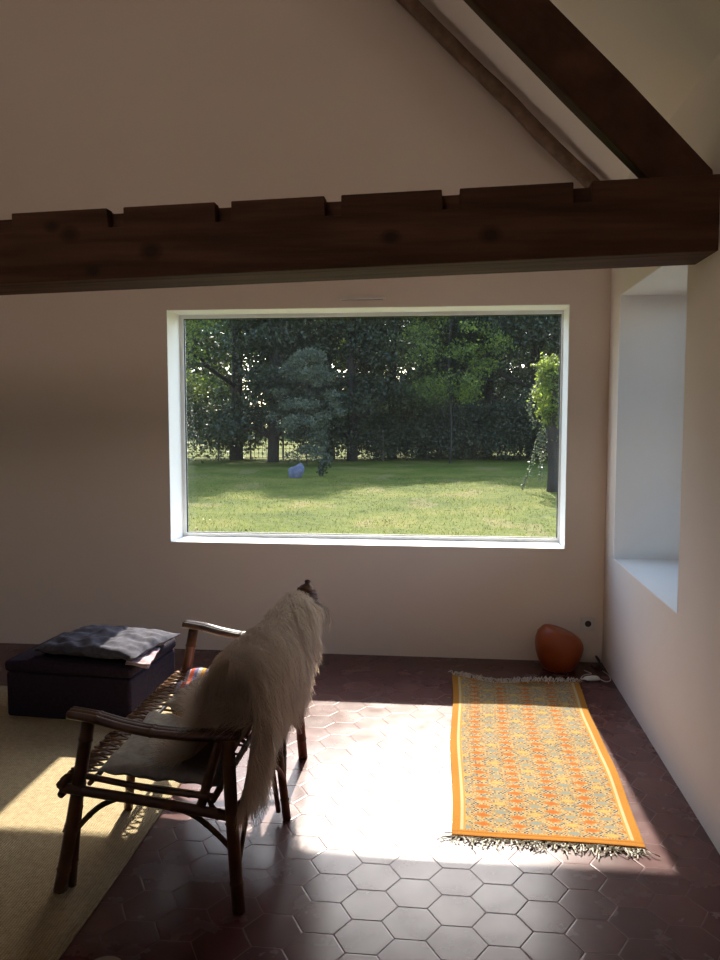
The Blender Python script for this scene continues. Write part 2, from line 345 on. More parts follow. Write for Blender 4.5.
# the picture window
fy0, fy1 = D + 0.235, D + 0.285; fw = 0.028
w = MB()
fr_ = 0.016
w.box(WX0, WX0 + fw, fy0, fy1, WZ0, WZ1); w.box(WX1 - fr_, WX1, fy0, fy1, WZ0, WZ1)
w.box(WX0 + fw, WX1 - fr_, fy0, fy1, WZ0, WZ0 + fw); w.box(WX0 + fw, WX1 - fr_, fy0, fy1, WZ1 - fw, WZ1)
win = bevel(st(w, 'window_1', white_paint), 0.003)
w = MB(); g = 0.005; a0, a1, b0, b1 = WX0 + fw, WX1 - fr_, WZ0 + fw, WZ1 - fw
w.box(a0, a0 + g, fy0 + 0.012, fy0 + 0.03, b0, b1); w.box(a1 - g, a1, fy0 + 0.012, fy0 + 0.03, b0, b1)
w.box(a0 + g, a1 - g, fy0 + 0.012, fy0 + 0.03, b0, b0 + g); w.box(a0 + g, a1 - g, fy0 + 0.012, fy0 + 0.03, b1 - g, b1)
w.build('gasket', dark_gasket, win)
w = MB(); w.add([(a0, fy0 + 0.022, b0), (a1, fy0 + 0.022, b0), (a1, fy0 + 0.022, b1), (a0, fy0 + 0.022, b1)], [(0, 1, 2, 3)])
w.build('pane', glass, win)
# the window deep in the right wall
fx0, fx1 = XR + 0.46, XR + 0.52; fw = 0.05
w = MB()
w.box(fx0, fx1, NY0, NY0 + fw, NZ0, NZ1); w.box(fx0, fx1, NY1 - fw, NY1, NZ0, NZ1)
w.box(fx0, fx1, NY0 + fw, NY1 - fw, NZ0, NZ0 + fw); w.box(fx0, fx1, NY0 + fw, NY1 - fw, NZ1 - fw, NZ1)
win2 = st(w, 'window_2', white_paint)
w = MB(); xx = fx0 + 0.03; w.add([(xx, NY0 + fw, NZ0 + fw), (xx, NY1 - fw, NZ0 + fw), (xx, NY1 - fw, NZ1 - fw), (xx, NY0 + fw, NZ1 - fw)], [(0, 1, 2, 3)])
w.build('pane', glass, win2)

w = MB(); yy = YB - 0.10; w.add([(x, yy, z) for x, z in I_], [(0, 1, 2, 3, 4)])
w.build('pane', glass, fill_win)

# ------------------------------------------------------------------ old timbers
def rough_up(o, amp, sc_=3.0, cut=0.12):
    md = o.modifiers.new('sub', 'SUBSURF'); md.subdivision_type = 'SIMPLE'; md.levels = 3; md.render_levels = 3
    tx = bpy.data.textures.new('wobble', 'CLOUDS'); tx.noise_scale = 0.25
    d = o.modifiers.new('disp', 'DISPLACE'); d.texture = tx; d.strength = amp; d.mid_level = 0.5; d.texture_coords = 'GLOBAL'
def beam_z(x): return 2.077 + 0.0255 * (x - XR)         # underside sags to the left
YF, YK = 3.03, 3.30
notches = [(-1.79 - 0.41 * k, 0.07) for k in (3, 2, 1)] + [(-1.725, 0.085), (-1.267, 0.062), (-0.848, 0.060), (-0.434, 0.060), (-0.003, 0.062), (0.463, 0.062)]
def top_profile(depth, slant):
    P = []; x = XL
    for cx, wd in notches:
        P += [(cx - wd / 2 - slant, 0), (cx - wd / 2, -depth), (cx + wd / 2, -depth), (cx + wd / 2, 0)]
    return P
def beam_poly(depth, slant):
    top = [(XL, 0)] + top_profile(depth, slant) + [(XR, 0)]
    th = 0.264
    P = [(x, beam_z(x) + th + dz) for x, dz in top]
    return [(XL, beam_z(XL)), (XR, beam_z(XR))] + P[::-1]
def beam_parts(depth, slant, y0, y1):
    w.prism_y(beam_poly(depth, slant), y0, y1)
w = MB()
w.prism_y(beam_poly(0.072, 0.002), YF, YF + 0.055)
w.prism_y(beam_poly(0.008, 0.010), YF + 0.055, YK)
def add_knots(m, pts):
    nt = m.node_tree; b = nt.nodes['Principled BSDF']; src = b.inputs['Base Color'].links[0].from_socket
    tc = nt.nodes.new('ShaderNodeTexCoord'); tot = None
    for p, r in pts:
        v = nt.nodes.new('ShaderNodeVectorMath'); v.operation = 'SUBTRACT'; v.inputs[1].default_value = p; nt.links.new(tc.outputs['Object'], v.inputs[0])
        q = nt.nodes.new('ShaderNodeVectorMath'); q.operation = 'MULTIPLY'; q.inputs[1].default_value = (1, 0.2, 1.35); nt.links.new(v.outputs[0], q.inputs[0])
        l = nt.nodes.new('ShaderNodeVectorMath'); l.operation = 'LENGTH'; nt.links.new(q.outputs[0], l.inputs[0])
        k = nt.nodes.new('ShaderNodeMapRange'); k.inputs['From Min'].default_value = r; k.inputs['From Max'].default_value = r * 0.35; nt.links.new(l.outputs['Value'], k.inputs['Value'])
        tot = k.outputs[0] if tot is None else M(nt, 'MAXIMUM', tot, k.outputs[0])
    nt.links.new(mixc(nt, M(nt, 'MULTIPLY', tot, 0.8), src, (0.012, 0.006, 0.004)), b.inputs['Base Color'])
add_knots(beam_wood, [((-1.13, YF, 2.12), 0.055), ((-1.45, YF, 2.19), 0.05), ((-1.52, YF, 2.22), 0.04), ((-0.22, YF, 2.15), 0.045), ((0.14, YF, 2.15), 0.05), ((-1.36, YF, 2.05), 0.04)])
beam = bevel(w.build('tie_beam', beam_wood), 0.008, 2)
tag(beam, 'long dark brown notched wooden tie beam crossing above the picture window', 'beam')
# principal rafter rising from the beam's right end
def lean_poly(xa, za, xb, zb, m, x1):
    return [(xa, za), (xb, zb), (x1 + (xb - xa), zb - m * (x1 - xa)), (x1, za - m * (x1 - xa))]
pl = [(0.700, 2.325), (0.915, 2.335), (0.915, 2.362), (0.349 - 1.7, 2.961 + 1.7 * 1.05), (0.085 - 1.7, 2.977 + 1.7 * 1.037)]
w = MB().prism_y(pl, YF + 0.02, YK - 0.16)
raf = bevel(w.build('principal_rafter', rafter_wood, loc=(0.75, 3.15, 2.32)), 0.01, 2); rough_up(raf, 0.022)
tag(raf, 'thick dark sloping rafter rising left from the right end of the tie beam', 'rafter')
w = MB()
pts = []; rs = []
for i in range(29):
    x = 0.86 - i * 0.088; z = 2.742 + (0.86 - x) * 1.005
    pts.append((x + 0.003 * math.sin(i * 1.3), 4.86, z + 0.003 * math.cos(i * 0.9))); rs.append(0.042 + 0.0015 * math.sin(i * 2.1))
w.tube(pts, rs, 10)
tag(w.build('pole_rafter', pole_wood, loc=(0.83, 4.86, 2.75)), 'thin pale round pole rafter sloping along the gable wall under the ceiling', 'rafter')

# slot vent, socket
v = thing('slot_vent', 'narrow white slot vent in the wall just above the picture window', 'vent', (-0.534, D, 2.206))
bevel(MB().box(-0.674, -0.394, D - 0.016, D, 2.200, 2.214).build('vent_cover', white_plastic, v), 0.003)
MB().box(-0.66, -0.408, D - 0.009, D - 0.004, 2.1985, 2.201).build('slot', dark_plastic, v)
s_ = thing('wall_socket', 'white square electrical socket low on the back wall beside the corner', 'socket', (0.845, D, 0.24))
bevel(MB().box(0.802, 0.888, D - 0.010, D, 0.197, 0.283).build('face_plate', white_plastic, s_), 0.004)
w = MB(); n = 24
for r0, y0_, r1, y1_ in ((0.019, D - 0.0105, 0.016, D - 0.0105), (0.016, D - 0.0105, 0.016, D - 0.002)):
    vs = [(0.845 + r * math.cos(2 * math.pi * k / n), y, 0.24 + r * math.sin(2 * math.pi * k / n)) for r, y in ((r0, y0_), (r1, y1_)) for k in range(n)]
    w.add(vs, [(k, (k + 1) % n, (k + 1) % n + n, k + n) for k in range(n)])
w.add([(0.845 + 0.016 * math.cos(2 * math.pi * k / n), D - 0.0104, 0.24 + 0.016 * math.sin(2 * math.pi * k / n)) for k in range(n)], [tuple(range(n))])
w.build('plug_recess', dark_plastic, s_)

# ------------------------------------------------------------------ rugs
def kilim_color(i, j, nu, nv):
    # i across (0..nu), j along (0..nv)
    u = (i + 0.5) / nu; vv = (j + 0.5) / nv; i, j = int(u * 88), int(vv * 226); W = 0.70; L = 1.79; x = u * W; y = vv * L
    ex = min(x, W - x); ey = min(y, L - y)
    OR = (0.43, 0.175, 0.026)
    if y < 0.010: return OR
    if L - y < 0.040: 
        k = (int(ey / 0.008)) % 3
        return (0.43, 0.175, 0.026) if k else (0.36, 0.12, 0.02)
    if ex < 0.030: return OR
    if ex < 0.042: return (0.50, 0.40, 0.24)
    if ex < 0.052: return (0.48, 0.24, 0.06)
    pu = 0.136; pv = 0.064
    xx = x - 0.118; ci = math.floor(xx / (pu / 2) + 0.5); fx = xx - ci * pu / 2
    off = 0.0 if ci % 2 == 0 else pv / 2
    rj = math.floor((y + off) / pv); fy = (y + off) - (rj + 0.5) * pv
    dd = abs(fx) / 0.040 + abs(fy) / 0.019
    h = (i * 7349 + j * 9151 + i * j * 31) % 97 / 97.0
    if dd < 1.0:
        if ci % 2 == 0:
            return (0.44, 0.115, 0.022) if dd < 0.68 else (0.40, 0.17, 0.045)
        q = (rj + ci) % 3
        c = ((0.25, 0.24, 0.21), (0.44, 0.31, 0.11), (0.22, 0.23, 0.22))[q]
        return c if dd < 0.8 else (0.36, 0.21, 0.08)
    if dd < 1.28: return (0.46, 0.34, 0.20) if (i + j) % 2 else (0.36, 0.15, 0.05)
    if (i + j) % 2 == 0: return (0.40, 0.31, 0.19)
    return (0.06, 0.06, 0.10) if h < 0.42 else (0.34, 0.13, 0.04) if h < 0.74 else (0.42, 0.25, 0.09)
def colored_grid(name, nu, nv, pos, colf, m, parent=None, thick=0.004, fade=1.0):
    V = [pos(i / nu, j / nv) for j in range(nv + 1) for i in range(nu + 1)]
    F = [(j * (nu + 1) + i, j * (nu + 1) + i + 1, (j + 1) * (nu + 1) + i + 1, (j + 1) * (nu + 1) + i) for j in range(nv) for i in range(nu)]
    me = bpy.data.meshes.new(name); me.from_pydata(V, [], F)
    ca = me.color_attributes.new('Col', 'FLOAT_COLOR', 'CORNER')
    arr = np.ones((len(F), 4, 4), np.float32)
    for j in range(nv):
        for i in range(nu): arr[j * nu + i, :, :3] = colf(i, j, nu, nv)
    arr[:, :, :3] *= fade; ca.data.foreach_set('color', arr.reshape(-1)); me.materials.append(m)
    me.polygons.foreach_set('use_smooth', [True] * len(F))
    if parent: me.transform(Matrix.Translation(-Vector(parent.location)))
    o = bpy.data.objects.new(name, me); col.objects.link(o)
    if parent: o.parent = parent
    md = o.modifiers.new('thick', 'SOLIDIFY'); md.thickness = thick; md.offset = -1
    return o
KC = [Vector((0.026, 4.545, 0)), Vector((0.727, 4.575, 0)), Vector((0.692, 2.790, 0)), Vector((0.016, 2.812, 0))]
def kpos(u, v):
    p = KC[0].lerp(KC[1], u).lerp(KC[3].lerp(KC[2], u), v)
    p = p + Vector((0.006 * math.sin(v * 9 + u * 2) , 0, 0))
    z = 0.006 + 0.0025 * (1 + math.sin(v * 23 + u * 5))
    if v < 0.06: z += 0.022 * ((0.06 - v) / 0.06) ** 1.5 * (0.55 + 0.45 * math.cos(u * 9.5)); p.y -= 0.085 * math.sin(u * math.pi * 0.95) * (0.06 - v) / 0.06
    if u < 0.03 or u > 0.97: z -= 0.001
    return (p.x, p.y, z)
rug = thing('kilim_rug', 'orange and cream patterned kilim rug with fringed ends lying on the tiles', 'rug', (0.37, 3.68, 0))
colored_grid('woven_field', 176, 452, kpos, kilim_color, kilim_mat, rug, 0.004, (0.86, 0.92, 0.84))
def fringe(v_end, sign, name):
    V = []; 
    for k in range(150):
        u = (k + rng.random()) / 150; p = Vector(kpos(u, v_end)); L = 0.035 + 0.035 * rng.random()
        if v_end > 0.5 and rng.random() < 0.08: L *= 1.6
        a = rng.normal(0, 0.55) + (-0.3 if v_end > .5 else 0.3); q = p.copy(); w_ = 0.0022
        for sgm in range(4):
            a += rng.normal(0, 0.35); dx, dy = math.sin(a), math.cos(a) * sign
            nx = q + Vector((dx, dy, 0)) * (L / 4); nx.z = max(0.004, q.z * 0.6 + rng.random() * 0.006) if v_end > 0.5 else max(0.008, p.z + 0.012 * math.sin(sgm * 1.1) + rng.random() * 0.01)
            sd = Vector((dy, -dx, 0)) * w_
            V.append([q - sd, q + sd, nx + sd, nx - sd]); V.append([q + Vector((0, 0, w_)), q - Vector((0, 0, w_)), nx - Vector((0, 0, w_)), nx + Vector((0, 0, w_))]); q = nx
    A = np.array([[tuple(x) for x in f] for f in V]) - np.array(rug.location)
    return quads_mesh(name, A, fringe_mat, rug)
fr = fringe(1.0, -1, 'fringe'); fr['label'] = 'cream knotted fringe at the near end'
fr = fringe(0.0, 1, 'fringe'); fr['label'] = 'curled fringe at the far end'

# jute rug under the settee and ottoman
w = MB(); nx, ny = 60, 50
RX = lambda v: -1.075 + 0.015 * math.sin(v * 5)
vs = []
for j in range(ny + 1):
    v_ = j / ny; y = 1.2 + v_ * 2.95
    for i in range(nx + 1):
        u = i / nx; x = -4.3 + u * (RX(v_) + 4.3)
        vs.append((x, y, 0.010 + 0.001 * math.sin(x * 14) * math.sin(y * 11)))
w.add(vs, [(j * (nx + 1) + i, j * (nx + 1) + i + 1, (j + 1) * (nx + 1) + i + 1, (j + 1) * (nx + 1) + i) for j in range(ny) for i in range(nx)], True)
jr = w.build('jute_rug', jute, loc=(-2.6, 2.7, 0)); md = jr.modifiers.new('thick', 'SOLIDIFY'); md.thickness = 0.009; md.offset = -1
tag(jr, 'large sand-coloured woven jute rug on the floor at the left', 'rug')

# ------------------------------------------------------------------ soft shapes
def cushion_mb(cx, cy, cz, lx, ly, h, rz=0, seed=0, n=26, pinch=0.5, tilt=(0, 0), wr=0.006):
    mb = MB(); R = Matrix.Rotation(rz, 3, 'Z')
    for side in (1, -1):
        vs = []
        for j in range(n + 1):
            for i in range(n + 1):
                a = i / n * 2 - 1; b = j / n * 2 - 1
                e = max(0.0, (1 - abs(a) ** 2.6) * (1 - abs(b) ** 2.6)) ** 0.42
                k = 1 - 0.05 * pinch * (1 - abs(b)) * 0 - 0.07 * pinch * (abs(a) ** 4) * (1 - b * b); k2 = 1 - 0.07 * pinch * (abs(b) ** 4) * (1 - a * a)
                wz = wr * noise.noise(Vector((a * 4 + seed, b * 4, side * 3.0 + seed))) * (0.4 + e)
                x = a * lx / 2 * k2 if True else 0; y = b * ly / 2 * k
                x, y = a * lx / 2 * (1 - 0.06 * pinch * (1 - b * b) * abs(a) ** 4), b * ly / 2 * (1 - 0.06 * pinch * (1 - a * a) * abs(b) ** 4)
                z = side * h / 2 * e + wz + 0.012 * pinch * math.sin(a * 17 + seed) * abs(b) ** 8 * 0.4
                p = R @ Vector((x, y, z)); vs.append((cx + p.x, cy + p.y, cz + p.z + tilt[0] * p.x + tilt[1] * p.y))
        fs = [(j * (n + 1) + i, j * (n + 1) + i + 1, (j + 1) * (n + 1) + i + 1, (j + 1) * (n + 1) + i) for j in range(n) for i in range(n)]
        if side < 0: fs = [f[::-1] for f in fs]
        mb.add(vs, fs, True)
    return mb

# ottoman with a cushion and a folded cloth
ORZ = math.radians(-4)
ott = thing('ottoman', 'low dark plum fabric box ottoman standing on the jute rug by the back wall', 'ottoman', (-1.825, 3.965, 0.011), rz=0)
def obox(x0, x1, y0, y1, z0, z1, rz=ORZ, c=(-1.825, 3.965)):
    mb = MB().box(x0, x1, y0, y1, z0, z1); R = Matrix.Rotation(rz, 3, 'Z')
    mb.v = [tuple(Vector((c[0], c[1], 0)) + R @ Vector(p)) for p in mb.v]; return mb
b_ = bevel(obox(-0.33, 0.33, -0.27, 0.27, 0.011, 0.235).build('upholstered_body', dark_fabric, ott), 0.015, 3)
b_ = bevel(obox(-0.337, 0.337, -0.277, 0.277, 0.237, 0.295).build('lid', dark_fabric, ott), 0.02, 3)
cu = cushion_mb(-1.735, 3.94, 0.340, 0.58, 0.46, 0.080, ORZ - 0.1, 3, pinch=1.1, wr=0.016, n=40)
o = cu.build('cushion', navy_fabric, loc=(-1.70, 3.985, 0.296)); tag(o, 'slate grey flat cushion lying on top of the dark ottoman', 'cushion')
# folded cloth below the cushion, its end over the ottoman's near right edge
w = MB(); n = 24; vs = []
for lay in range(2):
    base = len(vs)
    for j in range(n + 1):
        for i in range(9):
            u = i / 8; v_ = j / n
            x = -1.60 + 0.13 * u + 0.05 * (1 - v_) + lay * 0.006; y = 3.70 + 0.28 * v_ - 0.035 * u
            z = 0.300 + lay * 0.011 + 0.006 * (1 + math.sin(v_ * 13 + u * 5 + lay)) * 0.6
            vs.append((x, y, z))
w.add(vs, [(b0_ + j * 9 + i, b0_ + j * 9 + i + 1, b0_ + (j + 1) * 9 + i + 1, b0_ + (j + 1) * 9 + i) for b0_ in (0, (n + 1) * 9) for j in range(n) for i in range(8)], True)
o = w.build('folded_cloth', pink_cloth, loc=(-1.55, 3.8, 0.298)); md = o.modifiers.new('t', 'SOLIDIFY'); md.thickness = 0.006
tag(o, 'folded pink and white cloth tucked beneath the grey cushion on the ottoman', 'cloth')

# ------------------------------------------------------------------ rattan settee
YN, YM, YFAR = 2.30, 2.865, 3.37
set_ = thing('rattan_settee', 'two-seat dark rattan settee with curved arms, seen from behind', 'settee', (-0.9, 2.86, 0.0))
def part(mb, name, m=cane_mat): return mb.build(name, m, set_)
def zf(x): return 0.012 if x < -1.03 else 0.0
# front legs lean outwards to the foot
for y, yf in ((YN + 0.03, YN + 0.03), (YM, YM), (YFAR - 0.01, YFAR + 0.03)):
    mid = y == YM
    w = MB()
    if mid: w.cane([(-1.20, yf, 0.011), (-1.165, y, 0.345)], 0.017)
    else:
        w.cane([(-1.205, yf, 0.011), (-1.145, y, 0.30), (-1.095, y, 0.575)], 0.021)
        w.cane([(-1.180, yf + (0.03 if y < 3 else -0.03), 0.011), (-1.14, y + (0.028 if y < 3 else -0.028), 0.36)], 0.013)
    part(w, 'leg')
for y, yf, xf in ((YN, YN, -0.622), (YM, YM + 0.01, -0.590), (YFAR, YFAR + 0.05, -0.628)):
    w = MB()
    if y == YM:
        w.cane([(xf, yf, 0.0), (-0.622, y, 0.31)], 0.0155); w.cane([(xf - 0.03, yf - 0.01, 0.03), (-0.655, y, 0.31)], 0.009)
    else: w.cane([(xf, yf, 0.0), (-0.64, y, 0.30), (-0.650, y, 0.555)], 0.020)
    part(w, 'leg')
# seat frame
w = MB()
for y in (YN + 0.012, YFAR - 0.012):
    w.cane([(-1.182, y, 0.355), (-0.90, y, 0.325), (-0.615, y, 0.288)], 0.016)
    w.cane([(-1.15, y + (0.02 if y < 3 else -0.02), 0.392), (-0.90, y, 0.366), (-0.70, y, 0.350)], 0.010)
w.cane([(-1.175, YN - 0.01, 0.372), (-1.175, YFAR + 0.01, 0.372)], 0.013)
w.cane([(-1.178, YN - 0.0, 0.338), (-1.178, YFAR, 0.338)], 0.012)
w.cane([(-1.085, YN, 0.378), (-1.085, YFAR, 0.378)], 0.008)
w.cane([(-0.63, YN, 0.300), (-0.63, YFAR, 0.300)], 0.014)
w.cane([(-0.70, YN, 0.345), (-0.70, YFAR, 0.345)], 0.011)
for k in range(14):
    y = YN + 0.05 + k * (YFAR - YN - 0.1) / 13
    w.tube([(-1.09, y, 0.372), (-0.70, y, 0.338)], 0.005, 6)
part(w, 'seat_frame')
# criss-cross lacing along the seat front
w = MB(); n = 24
for k in range(n):
    ya = YN + 0.03 + k * (YFAR - YN - 0.06) / n; yb = ya + (YFAR - YN - 0.06) / n
    for p, q in (((-1.176, ya, 0.387), (-1.084, yb, 0.388)), ((-1.176, yb, 0.389), (-1.084, ya, 0.386))):
        w.tube([p, ((p[0] + q[0]) / 2, (p[1] + q[1]) / 2, 0.391), q], 0.0042, 6)
    if k % 4 == 0: w.tube([(-1.192, ya, 0.372), (-1.176, ya, 0.388), (-1.162, ya, 0.372), (-1.176, ya, 0.358), (-1.192, ya, 0.372)], 0.004, 5)
part(w, 'lacing', lace_mat)
# arms: three canes side by side, bound near the front
for y in (YN, YFAR):
    sgn = 1 if y < 3 else -1
    a = MB()
    for k in (-1, 0, 1):
        yy = y + k * 0.019
        a.cane([(-1.140, yy, 0.599), (-1.06, yy, 0.588), (-0.97, yy, 0.567), (-0.87, yy, 0.552), (-0.75, yy, 0.547), (-0.615, yy, 0.552)], 0.0125 if k else 0.014)
    ao = part(a, 'armrest')
    bnd = MB()
    for x_ in (-1.095,): bnd.tube([(x_, y - 0.034, 0.59 - (0.04 if x_ > -0.9 else 0)), (x_, y - 0.02, 0.606 - (0.04 if x_ > -0.9 else 0)), (x_, y, 0.609 - (0.04 if x_ > -0.9 else 0)), (x_, y + 0.02, 0.606 - (0.04 if x_ > -0.9 else 0)), (x_, y + 0.034, 0.59 - (0.04 if x_ > -0.9 else 0))], 0.0035, 6)
    bnd.build('binding', lace_mat, ao)
# braces
def brace(pts, r=0.009):
    w = MB(); w.cane(pts, r, 0.2); part(w, 'brace')
for y, dy in ((YN + 0.03, 1), (YFAR - 0.02, -1)):
    brace([(-1.185, y, 0.16), (-1.14, y, 0.22), (-1.07, y, 0.29), (-0.99, y, 0.33)])
    brace([(-0.630, y, 0.15), (-0.68, y, 0.21), (-0.76, y, 0.275), (-0.86, y, 0.315)])
    brace([(-1.185, y, 0.20), (-1.18, y + dy * 0.05, 0.26), (-1.178, y + dy * 0.14, 0.335)], 0.008)
    brace([(-0.628, y, 0.14), (-0.628, y + dy * 0.06, 0.20), (-0.63, y + dy * 0.16, 0.29)], 0.008)
    brace([(-0.63, y, 0.285), (-0.70, y, 0.30), (-0.73, y, 0.36)], 0.008)
for dy in (1, -1):
    brace([(-0.598, YM, 0.16), (-0.606, YM + dy * 0.05, 0.215), (-0.625, YM + dy * 0.14, 0.292)], 0.008)
    brace([(-1.185, YM, 0.17), (-1.18, YM + dy * 0.05, 0.25), (-1.178, YM + dy * 0.13, 0.33)], 0.008)
brace([(-0.598, YM, 0.19), (-0.66, YM, 0.235), (-0.78, YM, 0.315)], 0.008)
# back frame
bx = lambda z: -0.735 + (z - 0.34) * 0.29
w = MB()
for y in (YN + 0.02, YM, YFAR - 0.02):
    w.cane([(bx(0.31), y, 0.31), (bx(0.55), y, 0.55), (bx(0.735), y, 0.735)], 0.015)
w.cane([(bx(0.735), YN - 0.005, 0.735), (bx(0.735), YFAR + 0.01, 0.735)], 0.016)
w.cane([(bx(0.70) - .008, YN + 0.02, 0.700), (bx(0.70) - .008, YFAR - 0.02, 0.700)], 0.009)
w.cane([(bx(0.45), YN + 0.02, 0.45), (bx(0.45), YFAR - 0.02, 0.45)], 0.012)
for k in range(9):
    y = YN + 0.10 + k * (YFAR - YN - 0.2) / 8
    w.cane([(bx(0.45), y, 0.45), (bx(0.72), y, 0.72)], 0.007)
part(w, 'back_frame')

# seat cushions and striped cloth
o = cushion_mb(-0.885, 2.56, 0.396, 0.38, 0.49, 0.066, 0.04, 11, pinch=0.8, tilt=(-0.10, 0), wr=0.010, n=34).build('seat_cushion', grey_fabric, loc=(-0.93, 2.6, 0.38))
tag(o, 'flat grey linen cushion on the settee seat nearest the near arm', 'cushion')
o = cushion_mb(-0.855, 2.99, 0.405, 0.37, 0.33, 0.070, -0.10, 17, pinch=0.8, tilt=(-0.10, 0), wr=0.026, n=34).build('seat_cushion', grey_fabric, loc=(-0.90, 3.07, 0.38))
tag(o, 'rumpled olive grey cushion on the far half of the settee seat', 'cushion')
def stripe_color(i, j, nu, nv):
    pal = [(0.55, 0.50, 0.62), (0.75, 0.14, 0.06), (0.28, 0.26, 0.50), (0.70, 0.68, 0.66), (0.85, 0.42, 0.08), (0.45, 0.40, 0.62), (0.72, 0.20, 0.30), (0.30, 0.34, 0.48), (0.80, 0.60, 0.20), (0.60, 0.50, 0.70)]
    c = pal[(i // 2) % len(pal)]; k = 0.7 + 0.3 * ((i * 13 + j * 7) % 5 / 4); return tuple(q * k for q in c)
def spos(u, v):
    x = -1.10 + 0.33 * u; y = 3.325 - 0.24 * v
    z = 0.390 + 0.010 * math.sin(u * 9 + v * 4) + 0.012 * math.sin(v * 11) + 0.012 * max(0, 1 - v * 3.4)
    return (x, y + 0.01 * math.sin(u * 12), z)
stt = thing('striped_cloth', 'small brightly striped woven cloth on the settee seat by the far arm', 'cloth', (-0.95, 3.15, 0.39))
colored_grid('woven_stripes', 44, 40, spos, stripe_color, stripe_mat, stt, 0.003)

# ------------------------------------------------------------------ sheepskin
prof = [(-0.90, 0.445), (-0.84, 0.452), (-0.785, 0.462), (-0.750, 0.52), (-0.725, 0.60), (-0.695, 0.68), (-0.665, 0.738), (-0.630, 0.762), (-0.592, 0.752), (-0.572, 0.71), (-0.574, 0.62), (-0.588, 0.52), (-0.604, 0.44), (-0.620, 0.385)]
pp = catmull([(a, 0, b) for a, b in prof], 6); NP = len(pp)
def fpos(u, v):
    # u along the back (0 near, 1 far), v along the profile from the seat over the top and down
    k = v * (NP - 1); i = min(NP - 2, int(k)); p = pp[i].lerp(pp[i + 1], k - i)
    y = 2.300 + 0.040 * abs(v - 0.55) * 2 * (1 if v < .5 else 0.2) + u * (0.97 - 0.30 * max(0, 0.42 - v) / 0.42)
    x = p.x; z = p.z
    if 0.28 < v < 0.62: x -= 0.014 * (1 - u) ** 2 * math.sin((v - 0.28) / 0.34 * math.pi); z += 0.022 * (1 - u) ** 2 * math.sin((v - 0.28) / 0.34 * math.pi)
    if v > 0.6:
        e = (v - 0.6) / 0.4
        z -= e * (0.045 * (1 - u) * math.cos(u * 3) - 0.01 + 0.02 * math.sin(u * 11)) ; x += e * (0.012 * math.sin(u * 8 + 1))
        y += e * 0.03 * (u - 0.2)
    if v < 0.35: x += (0.35 - v) * 0.20 * math.sin(u * 5.5 + 0.3) * 0.8
    if 0.4 < v < 0.75: z += 0.006 * math.sin(u * 9)
    return Vector((x, y, z))
sk = thing('sheepskin', 'long-haired cream sheepskin draped over the back of the rattan settee', 'sheepskin', (-0.6, 2.85, 0.0))
nu_, nv_ = 40, 60; w = MB()
w.add([fpos(i / nu_, j / nv_) for j in range(nv_ + 1) for i in range(nu_ + 1)],
      [(j * (nu_ + 1) + i, j * (nu_ + 1) + i + 1, (j + 1) * (nu_ + 1) + i + 1, (j + 1) * (nu_ + 1) + i) for j in range(nv_) for i in range(nu_)], True)
hide = w.build('hide', fur_mat, sk); md = hide.modifiers.new('t', 'SOLIDIFY'); md.thickness = 0.006; md.offset = 0
NH = 42000; V = np.zeros((NH * 3, 4, 3)); q = 0
for h in range(NH):
    u, v = rng.random(), rng.random() ** 0.9
    if rng.random() < 0.10: u = 0.0 if rng.random() < 0.6 else 1.0
    if rng.random() < 0.04: v = 1.0
    p = fpos(u, v); e = 0.01
    du = fpos(min(1, u + e), v) - fpos(max(0, u - e), v); dv = fpos(u, min(1, v + e)) - fpos(u, max(0, v - e))
    nrm = du.cross(dv); nrm.normalize(); endcap = False
    if nrm.z < 0 and 0.3 < v < 0.65: nrm = -nrm
    if v >= 0.55 and nrm.x < 0: nrm = -nrm
    if v < 0.35 and nrm.z < 0: nrm = -nrm
    if h % 15 == 0:                                               # the near end of the folded skin
        v = 0.30 + 0.22 * rng.random(); pa = fpos(0, v); pb = fpos(0, 1.08 - v); p = pa.lerp(pb, rng.random()); u = 0.0; nrm = Vector((0.25, -1, 0.1)).normalized()
    cl = noise.noise(Vector((p.x * 16, p.y * 16, p.z * 9))); cl2 = noise.noise(Vector((p.y * 30 + 7, p.z * 10, p.x * 30)))
    grav = Vector((0, 0, -1)) if v > 0.35 else Vector((-0.9, 0, -0.3))
    if u < 0.001: nrm = (nrm * 0.5 + Vector((0, -1, 0))).normalized()
    if u > 0.999: nrm = (nrm * 0.5 + Vector((0, 1, 0))).normalized()
    L = 0.052 + 0.045 * rng.random() + 0.03 * cl
    if 0.4 < v < 0.68: L *= 0.72
    d = (nrm * (0.95 + 0.5 * cl) + grav * 0.25 + Vector((cl2 * 0.3, cl2 * 1.3, cl * 0.3)) + Vector(rng.normal(0, 0.14, 3))).normalized()
    d2 = (nrm * 0.22 + grav * 1.0 + Vector((0, cl2 * 0.7, 0)) + Vector(rng.normal(0, 0.12, 3))).normalized()
    if v < 0.35: d2 = (nrm * 0.35 + grav + Vector(rng.normal(0, 0.25, 3))).normalized()
    pts = [p, p + d * L * 0.30]; pts.append(pts[1] + (d * 0.45 + d2 * 0.55) * L * 0.35); pts.append(pts[2] + d2 * L * 0.45)
    a = rng.random() * 6.28; sd = Vector((math.cos(a), math.sin(a), 0.2)); ws = (0.0011, 0.0011, 0.0008, 0.0002)
    for k in range(3):
        V[q] = [tuple(pts[k] - sd * ws[k]), tuple(pts[k] + sd * ws[k]), tuple(pts[k + 1] + sd * ws[k + 1]), tuple(pts[k + 1] - sd * ws[k + 1])]; q += 1
V -= np.array([-0.6, 2.85, 0.0])
quads_mesh('wool', V, fur_mat, sk)

